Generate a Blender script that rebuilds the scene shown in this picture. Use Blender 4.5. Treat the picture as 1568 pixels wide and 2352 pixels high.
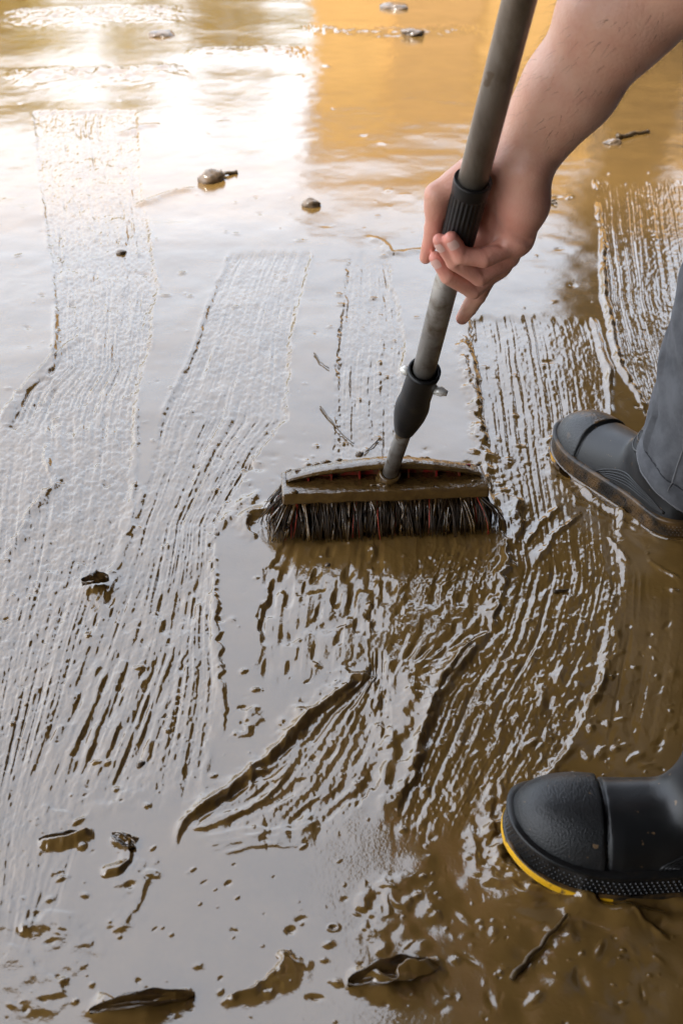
import bpy, bmesh, math, random
import numpy as np
from mathutils import Vector, Matrix
from mathutils.bvhtree import BVHTree

# ------------------------------------------------------------------ camera, sky, sun, exposure
for o in list(bpy.data.objects): bpy.data.objects.remove(o)
SC = bpy.context.scene
COL = SC.collection
CAM_H, PITCH, LENS = 0.887, math.radians(32), 40.0
cam_d = bpy.data.cameras.new('camera'); cam = bpy.data.objects.new('camera', cam_d); COL.objects.link(cam)
cam.location = (0, 0, CAM_H); cam.rotation_euler = (math.radians(90) - PITCH, 0, 0)
cam_d.sensor_fit = 'VERTICAL'; cam_d.sensor_height = 36; cam_d.sensor_width = 24; cam_d.lens = LENS
cam_d.clip_start = 0.05; cam_d.clip_end = 500
cam_d.dof.use_dof = True; cam_d.dof.focus_distance = 1.55; cam_d.dof.aperture_fstop = 8.5
SC.camera = cam
SUN_AZ, SUN_EL = math.radians(-120), math.radians(58)
w = bpy.data.worlds.new('World'); SC.world = w; w.use_nodes = True
wn = w.node_tree; wn.nodes.clear()
out = wn.nodes.new('ShaderNodeOutputWorld'); bg = wn.nodes.new('ShaderNodeBackground')
sky = wn.nodes.new('ShaderNodeTexSky'); sky.sky_type = 'NISHITA'; sky.sun_disc = False
sky.sun_elevation = SUN_EL; sky.sun_rotation = SUN_AZ; sky.dust_density = 3.0; sky.air_density = 1.0; sky.ozone_density = 1.0
hs = wn.nodes.new('ShaderNodeHueSaturation'); hs.inputs['Saturation'].default_value = 0.55
wn.links.new(sky.outputs[0], hs.inputs['Color']); veil = wn.nodes.new('ShaderNodeMix'); veil.data_type = 'RGBA'; veil.inputs[0].default_value = .38      # even veil of high cloud over the clear sky
veil.inputs[7].default_value = (5.7, 6.2, 6.9, 1)
wn.links.new(hs.outputs[0], veil.inputs[6]); wn.links.new(veil.outputs[2], bg.inputs[0]); wn.links.new(bg.outputs[0], out.inputs[0])
bg.inputs[1].default_value = 0.15
sun_d = bpy.data.lights.new('sun', 'SUN'); sun = bpy.data.objects.new('sun', sun_d); COL.objects.link(sun)
sun_d.energy = 1.5; sun_d.angle = math.radians(10); sun_d.color = (1.0, 0.94, 0.85)
sd = Vector((math.sin(SUN_AZ)*math.cos(SUN_EL), math.cos(SUN_AZ)*math.cos(SUN_EL), math.sin(SUN_EL)))
sun.rotation_euler = (-sd).to_track_quat('-Z', 'Y').to_euler()
SC.view_settings.view_transform = 'Standard'; SC.view_settings.look = 'None'
SC.view_settings.gamma = 1.0; SC.view_settings.use_curve_mapping = False
SC.view_settings.exposure = 2.0

# ------------------------------------------------------------------ helpers
FPX = 2352 * LENS / 36.0                       # focal length in the 1568 x 2352 measuring frame
CP, SP = math.cos(PITCH), math.sin(PITCH)
def P(px, py, Z):                              # measured point at a real distance along the optical axis
    x = (px-784)/FPX*Z; u = -(py-1176)/FPX*Z
    return np.array((x, Z*CP+u*SP, CAM_H-Z*SP+u*CP))
def G(px, py, z=0.0):                          # measured point on the ground (height z)
    v = (py-1176)/FPX
    return P(px, py, (CAM_H-z)/(SP+v*CP))
rng = random.Random(7)

def _hash(ix, iy, seed):
    h = (ix.astype(np.int64)*374761393 + iy.astype(np.int64)*668265263 + seed*974711) & 0xffffffff
    h = ((h ^ (h >> 13))*1274126177) & 0xffffffff
    h = (h ^ (h >> 16)) & 0xffffff
    return h.astype(np.float64)/8388607.5 - 1.0
def vn(x, y, seed=0):
    xf = np.floor(x); yf = np.floor(y); tx = x-xf; ty = y-yf
    tx = tx*tx*tx*(tx*(tx*6-15)+10); ty = ty*ty*ty*(ty*(ty*6-15)+10)
    a = _hash(xf, yf, seed); b = _hash(xf+1, yf, seed); c = _hash(xf, yf+1, seed); d = _hash(xf+1, yf+1, seed)
    return (a+(b-a)*tx) + ((c+(d-c)*tx)-(a+(b-a)*tx))*ty
def sst(a, b, x):
    t = np.clip((x-a)/(b-a), 0, 1); return t*t*(3-2*t)

def link(o, parent=None):
    COL.objects.link(o)
    if parent is not None: o.parent = parent
    return o
def mesh_obj(name, V, Fc, mat, parent=None, smooth=True):
    me = bpy.data.meshes.new(name)
    if isinstance(Fc, np.ndarray) and Fc.ndim == 2:
        n, k = Fc.shape
        me.vertices.add(len(V)); me.vertices.foreach_set('co', np.asarray(V, np.float32).ravel())
        me.loops.add(n*k); me.loops.foreach_set('vertex_index', Fc.astype(np.int32).ravel())
        me.polygons.add(n); me.polygons.foreach_set('loop_start', np.arange(0, n*k, k, dtype=np.int32))
        me.update(calc_edges=True)
    else:
        me.from_pydata([tuple(map(float, v)) for v in V], [], [tuple(map(int, f)) for f in Fc])
    if smooth: me.polygons.foreach_set('use_smooth', np.ones(len(me.polygons), bool))
    me.materials.append(mat)
    return link(bpy.data.objects.new(name, me), parent)
def bm_obj(name, bm, mat, parent=None, smooth=False):
    me = bpy.data.meshes.new(name); bm.to_mesh(me); bm.free(); me.materials.append(mat)
    if smooth: me.polygons.foreach_set('use_smooth', np.ones(len(me.polygons), bool))
    return link(bpy.data.objects.new(name, me), parent)
def empty(name, loc=(0, 0, 0)):
    o = bpy.data.objects.new(name, None); o.location = loc; o.empty_display_size = .05
    return link(o)
def tag(o, label, cat, group=None):
    o['label'] = label; o['category'] = cat
    if group: o['group'] = group
    return o
def keep(child, parent):                       # parent while keeping the world position
    child.parent = parent; child.matrix_parent_inverse = Matrix.Translation(-Vector(parent.location)); return child

def frame(d):
    d = np.asarray(d, float); d = d/np.linalg.norm(d)
    a = np.array((0, 0, 1.)) if abs(d[2]) < .9 else np.array((1., 0, 0))
    u = np.cross(a, d); u /= np.linalg.norm(u); return d, u, np.cross(d, u)
def lathe_along(p0, p1, prof, n=28, cap=True):
    """surface of revolution about p0->p1; prof = [(distance along, radius)...]"""
    p0 = np.asarray(p0, float); d, u, v = frame(np.asarray(p1, float)-p0)
    V = []; Fc = []
    for t, r in prof:
        for i in range(n):
            a = 2*math.pi*i/n; V.append(p0+d*t+(u*math.cos(a)+v*math.sin(a))*r)
    for j in range(len(prof)-1):
        for i in range(n):
            a = j*n+i; b = j*n+(i+1) % n; Fc.append((a, b, b+n, a+n))
    if cap:
        Fc.append(tuple(range(n))[::-1]); Fc.append(tuple((len(prof)-1)*n+i for i in range(n)))
    return V, Fc
def tube(pts, rad, n=8):
    V = []; Fc = []; pts = [np.asarray(p, float) for p in pts]
    for j, p in enumerate(pts):
        d, u, v = frame(pts[min(j+1, len(pts)-1)]-pts[max(j-1, 0)])
        r = rad[j] if hasattr(rad, '__len__') else rad
        for i in range(n):
            a = 2*math.pi*i/n; V.append(p+(u*math.cos(a)+v*math.sin(a))*r)
    for j in range(len(pts)-1):
        for i in range(n):
            a = j*n+i; b = j*n+(i+1) % n; Fc.append((a, b, b+n, a+n))
    Fc.append(tuple(range(n))[::-1]); Fc.append(tuple((len(pts)-1)*n+i for i in range(n)))
    return V, Fc
def join(parts):
    V = []; Fc = []
    for v, f in parts:
        k = len(V); V += list(v); Fc += [tuple(i+k for i in q) for q in f]
    return V, Fc
def boxm(x0, x1, y0, y1, z0, z1):
    V = [(x, y, z) for z in (z0, z1) for y in (y0, y1) for x in (x0, x1)]
    return V, [(0, 2, 3, 1), (4, 5, 7, 6), (0, 1, 5, 4), (2, 6, 7, 3), (0, 4, 6, 2), (1, 3, 7, 5)]

# signed-distance modelling for bodies and boots: one continuous skin
def smin(a, b, k):
    h = np.maximum(k-np.abs(a-b), 0)/k
    return np.minimum(a, b)-h*h*k*0.25
def cap(Q, a, ra, b, rb):
    a = np.asarray(a, np.float32); b = np.asarray(b, np.float32); ab = b-a
    d = [Q[i]-a[i] for i in range(3)]
    t = np.clip((d[0]*ab[0]+d[1]*ab[1]+d[2]*ab[2])/max(float(ab@ab), 1e-9), 0, 1)
    return np.sqrt((d[0]-t*ab[0])**2+(d[1]-t*ab[1])**2+(d[2]-t*ab[2])**2)-(ra+(rb-ra)*t)
def ell(Q, c, r):
    k = np.sqrt(sum(((Q[i]-c[i])/r[i])**2 for i in range(3)))
    return (k-1)*min(r)
def surfnets(fn, lo, hi, step):
    ax = [np.arange(lo[i], hi[i]+step, step, dtype=np.float32) for i in range(3)]
    Q = np.meshgrid(*ax, indexing='ij', sparse=True)
    f = fn(Q).astype(np.float32); ins = f < 0
    c = [slice(0, -1), slice(1, None)]
    cnt = sum(ins[c[i], c[j], c[k]].astype(np.int8) for i in (0, 1) for j in (0, 1) for k in (0, 1))
    act = (cnt > 0) & (cnt < 8)
    idx = np.full(act.shape, -1, np.int64); I = np.argwhere(act); idx[act] = np.arange(len(I))
    acc = np.zeros((len(I), 3)); num = np.zeros(len(I))
    for a in range(3):
        o1, o2 = [q for q in range(3) if q != a]
        for i in (0, 1):
            for j in (0, 1):
                s = I.copy(); s[:, o1] += i; s[:, o2] += j; e = s.copy(); e[:, a] += 1
                fs = f[s[:, 0], s[:, 1], s[:, 2]]; fe = f[e[:, 0], e[:, 1], e[:, 2]]
                m = (fs < 0) != (fe < 0)
                t = np.where(m, fs/np.where(m, fs-fe, 1), 0)
                p = s.astype(float); p[:, a] += t
                acc[m] += p[m]; num += m
    V = np.array(lo)+acc/num[:, None]*step
    quads = []
    for a in range(3):
        o1, o2 = (a+1) % 3, (a+2) % 3
        sl0 = [slice(None)]*3; sl1 = [slice(None)]*3; sl0[a] = slice(0, -1); sl1[a] = slice(1, None)
        A = ins[tuple(sl0)]; B = ins[tuple(sl1)]; E = np.argwhere(A != B)
        E = E[(E[:, o1] > 0) & (E[:, o2] > 0) & (E[:, o1] < f.shape[o1]-1) & (E[:, o2] < f.shape[o2]-1)]
        def cell(d1, d2):
            q = E.copy(); q[:, o1] -= d1; q[:, o2] -= d2; return idx[q[:, 0], q[:, 1], q[:, 2]]
        q = np.stack([cell(1, 1), cell(0, 1), cell(0, 0), cell(1, 0)], 1)
        fl = ~A[E[:, 0], E[:, 1], E[:, 2]]
        q[fl] = q[fl][:, ::-1]; quads.append(q)
    return V, np.concatenate(quads)

# ------------------------------------------------------------------ materials
def mat(name, base, rough=.5, ior=1.45, metallic=0., var=0., scale=20., bump=0., bscale=200., base2=None, rough2=None, sss=0., sssr=(.01, .004, .002), coat=0., thresh=(.35, .65), stretch=(1, 1, 1), detail=4., spots=None):
    m = bpy.data.materials.new(name); m.use_nodes = True; t = m.node_tree; b = t.nodes['Principled BSDF']
    b.inputs['Roughness'].default_value = rough; b.inputs['IOR'].default_value = ior; b.inputs['Metallic'].default_value = metallic
    b.inputs['Coat Weight'].default_value = coat; b.inputs['Coat Roughness'].default_value = .1
    b.inputs['Base Color'].default_value = (*base, 1)
    if sss:
        b.inputs['Subsurface Weight'].default_value = sss; b.inputs['Subsurface Radius'].default_value = sssr; b.inputs['Subsurface Scale'].default_value = 1.0
    tc = t.nodes.new('ShaderNodeTexCoord'); mp = t.nodes.new('ShaderNodeMapping'); mp.inputs['Scale'].default_value = stretch
    t.links.new(tc.outputs['Object'], mp.inputs[0])
    if base2 is not None or var:
        n = t.nodes.new('ShaderNodeTexNoise'); n.inputs['Scale'].default_value = scale; n.inputs['Detail'].default_value = detail; n.inputs['Roughness'].default_value = .65
        t.links.new(mp.outputs[0], n.inputs['Vector'])
        r = t.nodes.new('ShaderNodeMapRange'); r.inputs['From Min'].default_value = thresh[0]; r.inputs['From Max'].default_value = thresh[1]
        t.links.new(n.outputs['Fac'], r.inputs[0])
        mx = t.nodes.new('ShaderNodeMix'); mx.data_type = 'RGBA'
        c2 = base2 if base2 is not None else tuple(c*(1-var) for c in base)
        mx.inputs[6].default_value = (*base, 1); mx.inputs[7].default_value = (*c2, 1)
        t.links.new(r.outputs[0], mx.inputs[0]); t.links.new(mx.outputs[2], b.inputs['Base Color'])
        if rough2 is not None:
            rr = t.nodes.new('ShaderNodeMapRange'); rr.inputs['To Min'].default_value = rough; rr.inputs['To Max'].default_value = rough2
            t.links.new(r.outputs[0], rr.inputs[0]); t.links.new(rr.outputs[0], b.inputs['Roughness'])
    if spots:                                    # splashes of mud: (scale, threshold, colour)
        ns = t.nodes.new('ShaderNodeTexNoise'); ns.inputs['Scale'].default_value = spots[0]; ns.inputs['Detail'].default_value = 2; t.links.new(tc.outputs['Object'], ns.inputs['Vector'])
        rs_ = t.nodes.new('ShaderNodeMapRange'); rs_.inputs['From Min'].default_value = spots[1]; rs_.inputs['From Max'].default_value = spots[1]+.03; t.links.new(ns.outputs['Fac'], rs_.inputs[0])
        m2 = t.nodes.new('ShaderNodeMix'); m2.data_type = 'RGBA'; m2.inputs[7].default_value = (*spots[2], 1); t.links.new(rs_.outputs[0], m2.inputs[0])
        src = b.inputs['Base Color'].links[0].from_socket if b.inputs['Base Color'].links else None
        if src: t.links.new(src, m2.inputs[6])
        else: m2.inputs[6].default_value = (*base, 1)
        t.links.new(m2.outputs[2], b.inputs['Base Color'])
    if bump:
        n2 = t.nodes.new('ShaderNodeTexNoise'); n2.inputs['Scale'].default_value = bscale; n2.inputs['Detail'].default_value = 3
        t.links.new(mp.outputs[0], n2.inputs['Vector'])
        bp = t.nodes.new('ShaderNodeBump'); bp.inputs['Strength'].default_value = bump; bp.inputs['Distance'].default_value = .002
        t.links.new(n2.outputs['Fac'], bp.inputs['Height']); t.links.new(bp.outputs[0], b.inputs['Normal'])
    return m
MUD = (.175, .099, .028); MUD2 = (.132, .074, .020)
M = {
 'ground': mat('wet_mud', MUD, .06, 2.0, base2=MUD2, scale=9, bump=.10, bscale=260, rough2=.11),
 'mudcoat': mat('mud_coating', (.120, .067, .020), .12, 1.8, base2=(.075, .040, .012), scale=60, bump=.5, bscale=180),
 'red': mat('red_plastic', (.22, .012, .010), .35, base2=(.10, .045, .016), scale=70, thresh=(.45, .6)),
 'bristle': mat('muddy_bristle', (.060, .033, .012), .34, base2=(.022, .012, .005), scale=120),
 'bristle_red': mat('red_bristle', (.40, .040, .02), .3, base2=(.06, .025, .01), scale=90, thresh=(.5, .7)),
 'pole': mat('dull_metal_tube', (.33, .29, .24), .42, metallic=.75, base2=(.17, .135, .10), scale=45, thresh=(.4, .75), spots=(40, .70, (.20, .15, .10)), bump=.08, bscale=120, stretch=(1, 1, .25)),
 'pole_low': mat('muddy_metal_tube', (.36, .34, .31), .40, metallic=.6, base2=(.12, .085, .05), scale=38, thresh=(.45, .72), spots=(45, .66, (.16, .11, .06)), bump=.15, bscale=150),
 'plastic': mat('black_plastic', (.007, .007, .0075), .38, base2=(.026, .020, .013), scale=60, thresh=(.52, .8), bump=.1, bscale=200),
 'bolt': mat('pale_bolt', (.75, .73, .68), .3, metallic=.2, base2=(.35, .27, .18), scale=200, thresh=(.55, .7)),
 'rubber': mat('black_rubber', (.0070, .0072, .0078), .36, ior=1.48, base2=(.024, .023, .021), scale=22, thresh=(.48, .85), bump=.06, bscale=500, rough2=.5, detail=6, spots=(130, .70, (.16, .10, .05))),
 'rubber_cap': mat('grained_black_rubber', (.010, .0104, .0108), .42, ior=1.48, base2=(.024, .022, .020), scale=18, thresh=(.5, .85), bump=.35, bscale=520, stretch=(1, .45, 1), rough2=.55, spots=(120, .70, (.14, .085, .04))),
 'cap_muddy': mat('muddy_grained_rubber', (.015, .0155, .016), .36, ior=1.5, base2=(.10, .055, .02), scale=24, thresh=(.50, .60), bump=.4, bscale=300, rough2=.2, detail=7),
 'rubber_dark': mat('ribbed_black_rubber', (.009, .009, .009), .36, base2=(.05, .03, .012), scale=30, thresh=(.6, .85)),
 'sole': mat('muddy_sole', (.016, .013, .010), .3, base2=(.13, .072, .026), scale=26, thresh=(.42, .6)),
  'yellow_muddy': mat('muddy_yellow_rubber', (.10, .055, .018), .25, base2=(.55, .27, .015), scale=40, thresh=(.60, .66)),
 'yellow': mat('yellow_rubber', (.75, .40, .01), .35, base2=(.10, .055, .02), scale=55, thresh=(.55, .66)),
 'denim': mat('grey_denim', (.110, .112, .120), .95, base2=(.055, .056, .061), scale=22, thresh=(.4, .7), bump=.35, bscale=900, detail=8),
 'seam': mat('dark_seam', (.03, .03, .034), .95), 'seam2': mat('pale_seam', (.15, .15, .155), .95),
 'shirt': mat('dark_cotton', (.03, .03, .035), .95, var=.3, scale=12, bump=.2, bscale=500),
 'skin': None,
 'nail': mat('finger_nail', (.80, .50, .42), .35, var=.1, scale=90),
 'hair': mat('dark_hair', (.012, .008, .006), .55),
 'eye': mat('eye_white', (.7, .68, .64), .2), 'iris': mat('dark_iris', (.03, .015, .008), .15), 'lip': mat('lip', (.36, .14, .11), .5),
 'stone': mat('wet_stone', (.16, .11, .07), .14, 1.5, base2=(.05, .038, .026), scale=40, bump=.4, bscale=90),
 'twig': mat('wet_bark', (.035, .024, .015), .3, base2=(.10, .065, .03), scale=80, bump=.4, bscale=200),
 'straw': mat('muddy_straw', (.12, .075, .03), .3, base2=(.05, .03, .014), scale=90),
 'leaf': mat('muddy_dead_leaf', (.10, .056, .018), .10, 1.8, base2=(.06, .034, .012), scale=60, bump=.3, bscale=150),
 'plaster': mat('ochre_plaster', (.66, .38, .13), .9, var=.25, scale=3, bump=.2, bscale=40),
 'door': mat('painted_door', (.45, .25, .09), .6, var=.2, scale=5),
 'soffit': mat('dark_stained_boards', (.035, .024, .016), .8, var=.4, scale=6, stretch=(8, 1, 1)),
 'tile': mat('roof_tile', (.16, .07, .04), .85, var=.4, scale=7),
 'wood': mat('weathered_wood', (.10, .066, .04), .8, var=.4, scale=8, stretch=(6, 6, .6)),
 'glass': mat('window_glass', (.02, .025, .03), .05, 1.5),
 'leafg': mat('yellow_green_foliage', (.26, .21, .02), .6, base2=(.15, .14, .015), scale=3, detail=2),
 'bark': mat('tree_bark', (.07, .05, .035), .9, var=.4, scale=10),
}
def skin_mat():
    m = mat('skin', (.70, .42, .30), .38, 1.42, base2=(.62, .31, .215), scale=38, thresh=(.3, .75), bump=.28, bscale=330, sss=.12, sssr=(.008, .003, .0015), detail=5)
    t = m.node_tree; b = t.nodes['Principled BSDF']; src = b.inputs['Base Color'].links[0].from_socket
    at = t.nodes.new('ShaderNodeAttribute'); at.attribute_name = 'flush'
    mx = t.nodes.new('ShaderNodeMix'); mx.data_type = 'RGBA'; mx.inputs[7].default_value = (.70, .28, .215, 1)
    t.links.new(at.outputs['Fac'], mx.inputs[0]); t.links.new(src, mx.inputs[6]); t.links.new(mx.outputs[2], b.inputs['Base Color'])
    return m
M['skin'] = skin_mat()

# ------------------------------------------------------------------ ground: one sheet of mud, relief built in world metres
XM = 1.16
yi = np.concatenate([np.linspace(2520, 60, 1010), np.linspace(58, -110, 110)])
vv = (yi-1176)/FPX; Zr = CAM_H/(SP+vv*CP); yr = Zr*CP-vv*Zr*SP; hw = 784/FPX*Zr*XM
y_back = np.linspace(-6, yr[0]-.05, 26); y_far = yr[-1]*np.geomspace(1.06, 14, 26)
ROWY = np.concatenate([y_back, yr, y_far]); HW = np.concatenate([np.full(26, hw[0]), hw, np.full(26, hw[-1])])
NC = 960; tin = np.linspace(-1, 1, NC); ext = np.geomspace(.02, 60, 24)
XX = np.concatenate([-(HW[:, None]+ext[::-1][None]), tin[None]*HW[:, None], HW[:, None]+ext[None]], 1)
YY = np.repeat(ROWY[:, None], XX.shape[1], 1)
NR, NCC = XX.shape
def build_height():
    far = sst(1.9, 4.5, YY)
    H = 0.0045*vn(XX/.42, YY/.42, 1)+(1-.65*far)*(.0020*vn(XX/.16+.5, YY/.16, 2)+.0007*vn(XX/.055, YY/.06, 3)+.00016*vn(XX/.02, YY/.022, 4))
    H += far*(.0024*vn(XX/.40, YY/.55, 5)+.0004*vn(XX/.12, YY/.16, 6)+.00025*vn(XX/.03, YY/.035, 7))
    H[:] *= .55+.45*sst(.9, 2.0, YY)
    def rows(y0, y1):
        return slice(max(np.searchsorted(ROWY, y0), 0), min(np.searchsorted(ROWY, y1)+1, NR))
    # broom tracks: left and right edges, measured, each stroke overwriting what lies below
    def track(L, R, sink=.0022, amp=1., berm=.0035, seed=0, rough=1., wob=.006, dash=0., per=1., soft=.03, ln=2.4):
        l = np.array([G(*q)[:2] for q in L]); r = np.array([G(*q)[:2] for q in R])
        l = l[np.argsort(l[:, 1])]; r = r[np.argsort(r[:, 1])]
        y0 = max(l[0, 1], r[0, 1])-.02; y1 = min(l[-1, 1], r[-1, 1])+.03
        s = rows(y0-.05, y1+.08); X = XX[s]; Y = YY[s]
        xl = np.interp(Y, l[:, 1], l[:, 0]); xr = np.interp(Y, r[:, 1], r[:, 0])
        W = float(np.mean(r[:, 0])-np.mean(l[:, 0])); wd = np.maximum(xr-xl, .01)
        um = (X-xl)/wd*W+.003*vn(Y/.16, Y*0+seed, seed+9)
        fs = .6+.8*Y/2
        def edge(k): return wob*(.8*vn(Y/(.09*fs), X/.2, seed+k)+.5*vn(Y/(.031*fs), X/.1+4, seed+k+50)+.28*vn(Y/(.012*fs), X/.05, seed+k+51)+.16*vn(Y/(.005*fs), X/.02, seed+k+52))
        xl = xl+edge(1); xr = xr+edge(3)
        d = np.minimum(X-xl, xr-X)
        en = .018*vn(X/.012, X*0, seed+5)+.012*vn(X/.05, X*0, seed+6)
        end = sst(y0-soft*.3, y0+soft, Y+en)*(1-sst(y1-soft, y1+soft*.3, Y+en))
        m = sst(-.003, .008, d+.004*vn(X/.006, Y/.012, seed+22))*end
        q = um/per
        st = .42*vn(q/.0125, Y/.5, seed+10)+.52*vn(q/.0056, Y/(.22*ln), seed+11)+.46*vn(q/.0030, Y/(.07*ln), seed+12)
        st = st-2.4*np.maximum(vn(q/.0065, Y/(.10*ln), seed+19)-.36, 0)-1.6*np.maximum(vn(q/.0040, Y/(.035*ln), seed+21)-.45, 0)
        mod = .70+.40*vn(um/.05, Y/.14, seed+13)
        ch = rough*(.34*vn(um/.0060, Y/.013, seed+14)+.28*vn(um/.018, Y/.035, seed+15)+.30*vn(X/.0034, Y/.0055, seed+16))
        z = -sink+.001*amp*(st*mod*1.0+ch)
        if dash:
            z = z+dash*.001*np.minimum(vn(um/.010, Y/.028, seed+17)-.15, 0)*2.2
        b = berm*np.exp(-((d+.002)/.0055)**2)*end*np.clip(.38+.75*vn(Y/.12, X/.08, seed+18)+.28*vn(Y/.035, X/.03, seed+20), 0, 1.2)
        H[s] = H[s]*(1-.55*m)+z*m+np.maximum(b, 0)
    T = track
    # far strokes
    T([(75, 262), (88, 380), (105, 470), (130, 690), (128, 840), (60, 900), (20, 980)], [(312, 262), (322, 400), (338, 520), (362, 660), (338, 800), (318, 930), (312, 1000)], seed=100, amp=1.7, sink=.003, berm=.0020, rough=1.2, ln=1.6)
    T([(1368, 425), (1378, 560), (1392, 680), (1440, 860), (1485, 985)], [(1580, 380), (1620, 600), (1660, 800), (1700, 985)], seed=140, amp=.75, ln=4., sink=.002, berm=.008, rough=1.1, wob=.012)
    T([(800, 598), (785, 760), (770, 900), (762, 1075)], [(892, 590), (915, 700), (928, 800), (915, 1075)], seed=160, amp=1.25, sink=.001, berm=.0006, soft=.08)
    # left mass of old strokes
    T([(-60, 960), (-80, 1300), (-160, 2000)], [(312, 960), (300, 1180), (250, 1330), (130, 1700), (40, 2020)], seed=200, amp=1.15, sink=.0015, berm=.0006, rough=1.5, wob=.012, soft=.06)
    T([(530, 585), (445, 800), (372, 970), (330, 1150), (225, 1430), (60, 1800)], [(712, 588), (668, 780), (664, 965), (600, 1030), (500, 1200), (492, 1420), (500, 1560), (470, 1800)], seed=220, amp=1.35, sink=.0016, berm=.0016, soft=.05)
    T([(255, 1330), (190, 1500), (60, 1800)], [(470, 1330), (440, 1500), (330, 1780)], seed=240, amp=1.75, sink=.001, berm=.0003, per=1.5, rough=.5, soft=.07, dash=1.)
    T([(-20, 1750), (-30, 2150)], [(230, 1800), (120, 2150)], seed=250, amp=.8, sink=.0006, berm=.0004, per=1.5, soft=.06)
    # right strokes
    T([(1076, 740), (1100, 960), (1124, 1110), (1166, 1300), (1150, 1360)], [(1245, 545), (1345, 690), (1392, 850), (1405, 960), (1420, 1160), (1440, 1360)], seed=300, amp=.58, ln=3.5, sink=.0020, berm=.0045, rough=1.1)
    T([(1150, 1310), (1110, 1460), (1010, 1600), (900, 1880)], [(1440, 1310), (1405, 1500), (1300, 1720), (1130, 1960)], seed=320, amp=.9, ln=4., sink=.0020, berm=.0032, rough=1.2, soft=.06, dash=.5)
    T([(1405, 1320), (1400, 1460), (1350, 1700)], [(1620, 1320), (1620, 1480), (1570, 1720)], seed=340, amp=.8, ln=5., sink=.001, berm=.0030, per=2.0, rough=.5, soft=.06)
    # the stroke being made: in front of the brush, towards the camera
    T([(655, 1232), (612, 1320), (600, 1420), (596, 1540)], [(880, 1232), (875, 1320), (865, 1420), (850, 1540)], seed=360, amp=.62, ln=1.3, sink=.0010, berm=.0, per=2.0, rough=.7, soft=.14, dash=1.5)
    T([(850, 1232), (846, 1320), (838, 1420), (836, 1550)], [(1160, 1232), (1150, 1330), (1120, 1450), (1000, 1550)], seed=370, amp=.62, ln=1.6, sink=.0011, berm=.0, per=1.8, rough=1.0, soft=.10, dash=.9)
    T([(960, 1255), (900, 1370)], [(1150, 1255), (1135, 1380)], seed=380, amp=.8, sink=.0, berm=.0, rough=1.8, per=1.2, soft=.05)
    # the curved pass below it
    T([(840, 1552), (715, 1635), (605, 1745), (520, 1815), (430, 1885)], [(890, 1552), (905, 1640), (895, 1720), (870, 1800), (790, 1885)], seed=400, amp=1.5, ln=3., sink=.0026, berm=.003, per=2.3, rough=.6, soft=.03, dash=.9)
    # ridges, lips and creases along measured lines: h height, w half-width, asym = steeper on the near side
    def ridge(pts, h, wd, asym=0., seed=0, jag=.004, raw=False, loop=False):
        g = np.array(pts) if raw else np.array([G(*q)[:2] for q in pts]); s = rows(g[:, 1].min()-4*wd, g[:, 1].max()+4*wd)
        X = XX[s]; Y = YY[s]; best = np.full(X.shape, 9.); sgn = np.zeros(X.shape); endf = np.zeros(X.shape); Lt = 0.
        jx = X+jag*vn(X/.018, Y/.018, seed)+jag*.5*vn(X/.007, Y/.007, seed+1); jy = Y+jag*vn(X/.018+7, Y/.018, seed+2)
        seg = np.linalg.norm(np.diff(g, axis=0), axis=1); tot = seg.sum()
        for i in range(len(g)-1):
            a, b = g[i], g[i+1]; ab = b-a
            t = np.clip(((jx-a[0])*ab[0]+(jy-a[1])*ab[1])/(ab@ab), 0, 1)
            dx = jx-a[0]-t*ab[0]; dy = jy-a[1]-t*ab[1]; dd = np.hypot(dx, dy); k = dd < best
            best = np.where(k, dd, best); sgn = np.where(k, np.sign(ab[0]*dy-ab[1]*dx), sgn); endf = np.where(k, (Lt+t*seg[i])/tot, endf); Lt += seg[i]
        ww = wd*np.where(sgn*asym > 0, 1-abs(asym), 1+abs(asym)*1.5)
        fade = 1 if loop else sst(0, .18, endf)*(1-sst(.82, 1, endf))
        H[s] += h*np.exp(-(best/ww)**2)*fade*(.75+.35*vn(X/.03, Y/.03, seed+5))
    R = ridge
    R([(316, 900), (313, 1010), (308, 1130), (298, 1210), (255, 1290)], .0022, .004, .3, 1)
    R([(600, 1030), (540, 1110), (490, 1205), (480, 1255), (494, 1330), (496, 1420), (505, 1530), (515, 1650), (510, 1740)], .0022, .0045, .3, 2)
    R([(850, 1545), (780, 1590), (720, 1622)], .004, .012, .3, 3, .012)
    R([(735, 1615), (690, 1665), (640, 1722), (600, 1755)], .0065, .0075, .5, 303, .007)
    R([(625, 1740), (570, 1790), (510, 1830), (435, 1870)], .0060, .0085, .55, 304, .008)
    R([(545, 1700), (580, 1640), (595, 1615)], .003, .006, .3, 305, .006)
    R([(425, 1900), (520, 1885), (600, 1835), (680, 1760)], .004, .006, -.4, 4)
    R([(1120, 1440), (1080, 1480), (1030, 1535), (990, 1620), (960, 1740), (905, 1880)], .0065, .007, .5, 5)
    R([(955, 1500), (945, 1600), (915, 1700), (890, 1790), (880, 1890)], .0045, .010, 0, 6, .006)
    R([(850, 1540), (870, 1640), (885, 1740)], .003, .008, 0, 7, .006)
    R([(1165, 1240), (1160, 1300), (1140, 1400), (1125, 1450)], .006, .006, .4, 8)
    R([(1160, 1775), (1118, 1835), (1125, 1905), (1105, 1985)], .0035, .005, .3, 9)
    R([(215, 2275), (270, 2310), (330, 2308), (390, 2285), (450, 2272)], .010, .007, .6, 10, .003)
    R([(510, 2305), (600, 2260), (690, 2180)], .006, .006, .5, 11, .008)
    R([(795, 2212), (850, 2235), (900, 2262), (935, 2225), (1025, 2200)], .011, .008, .6, 12, .004)
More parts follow.
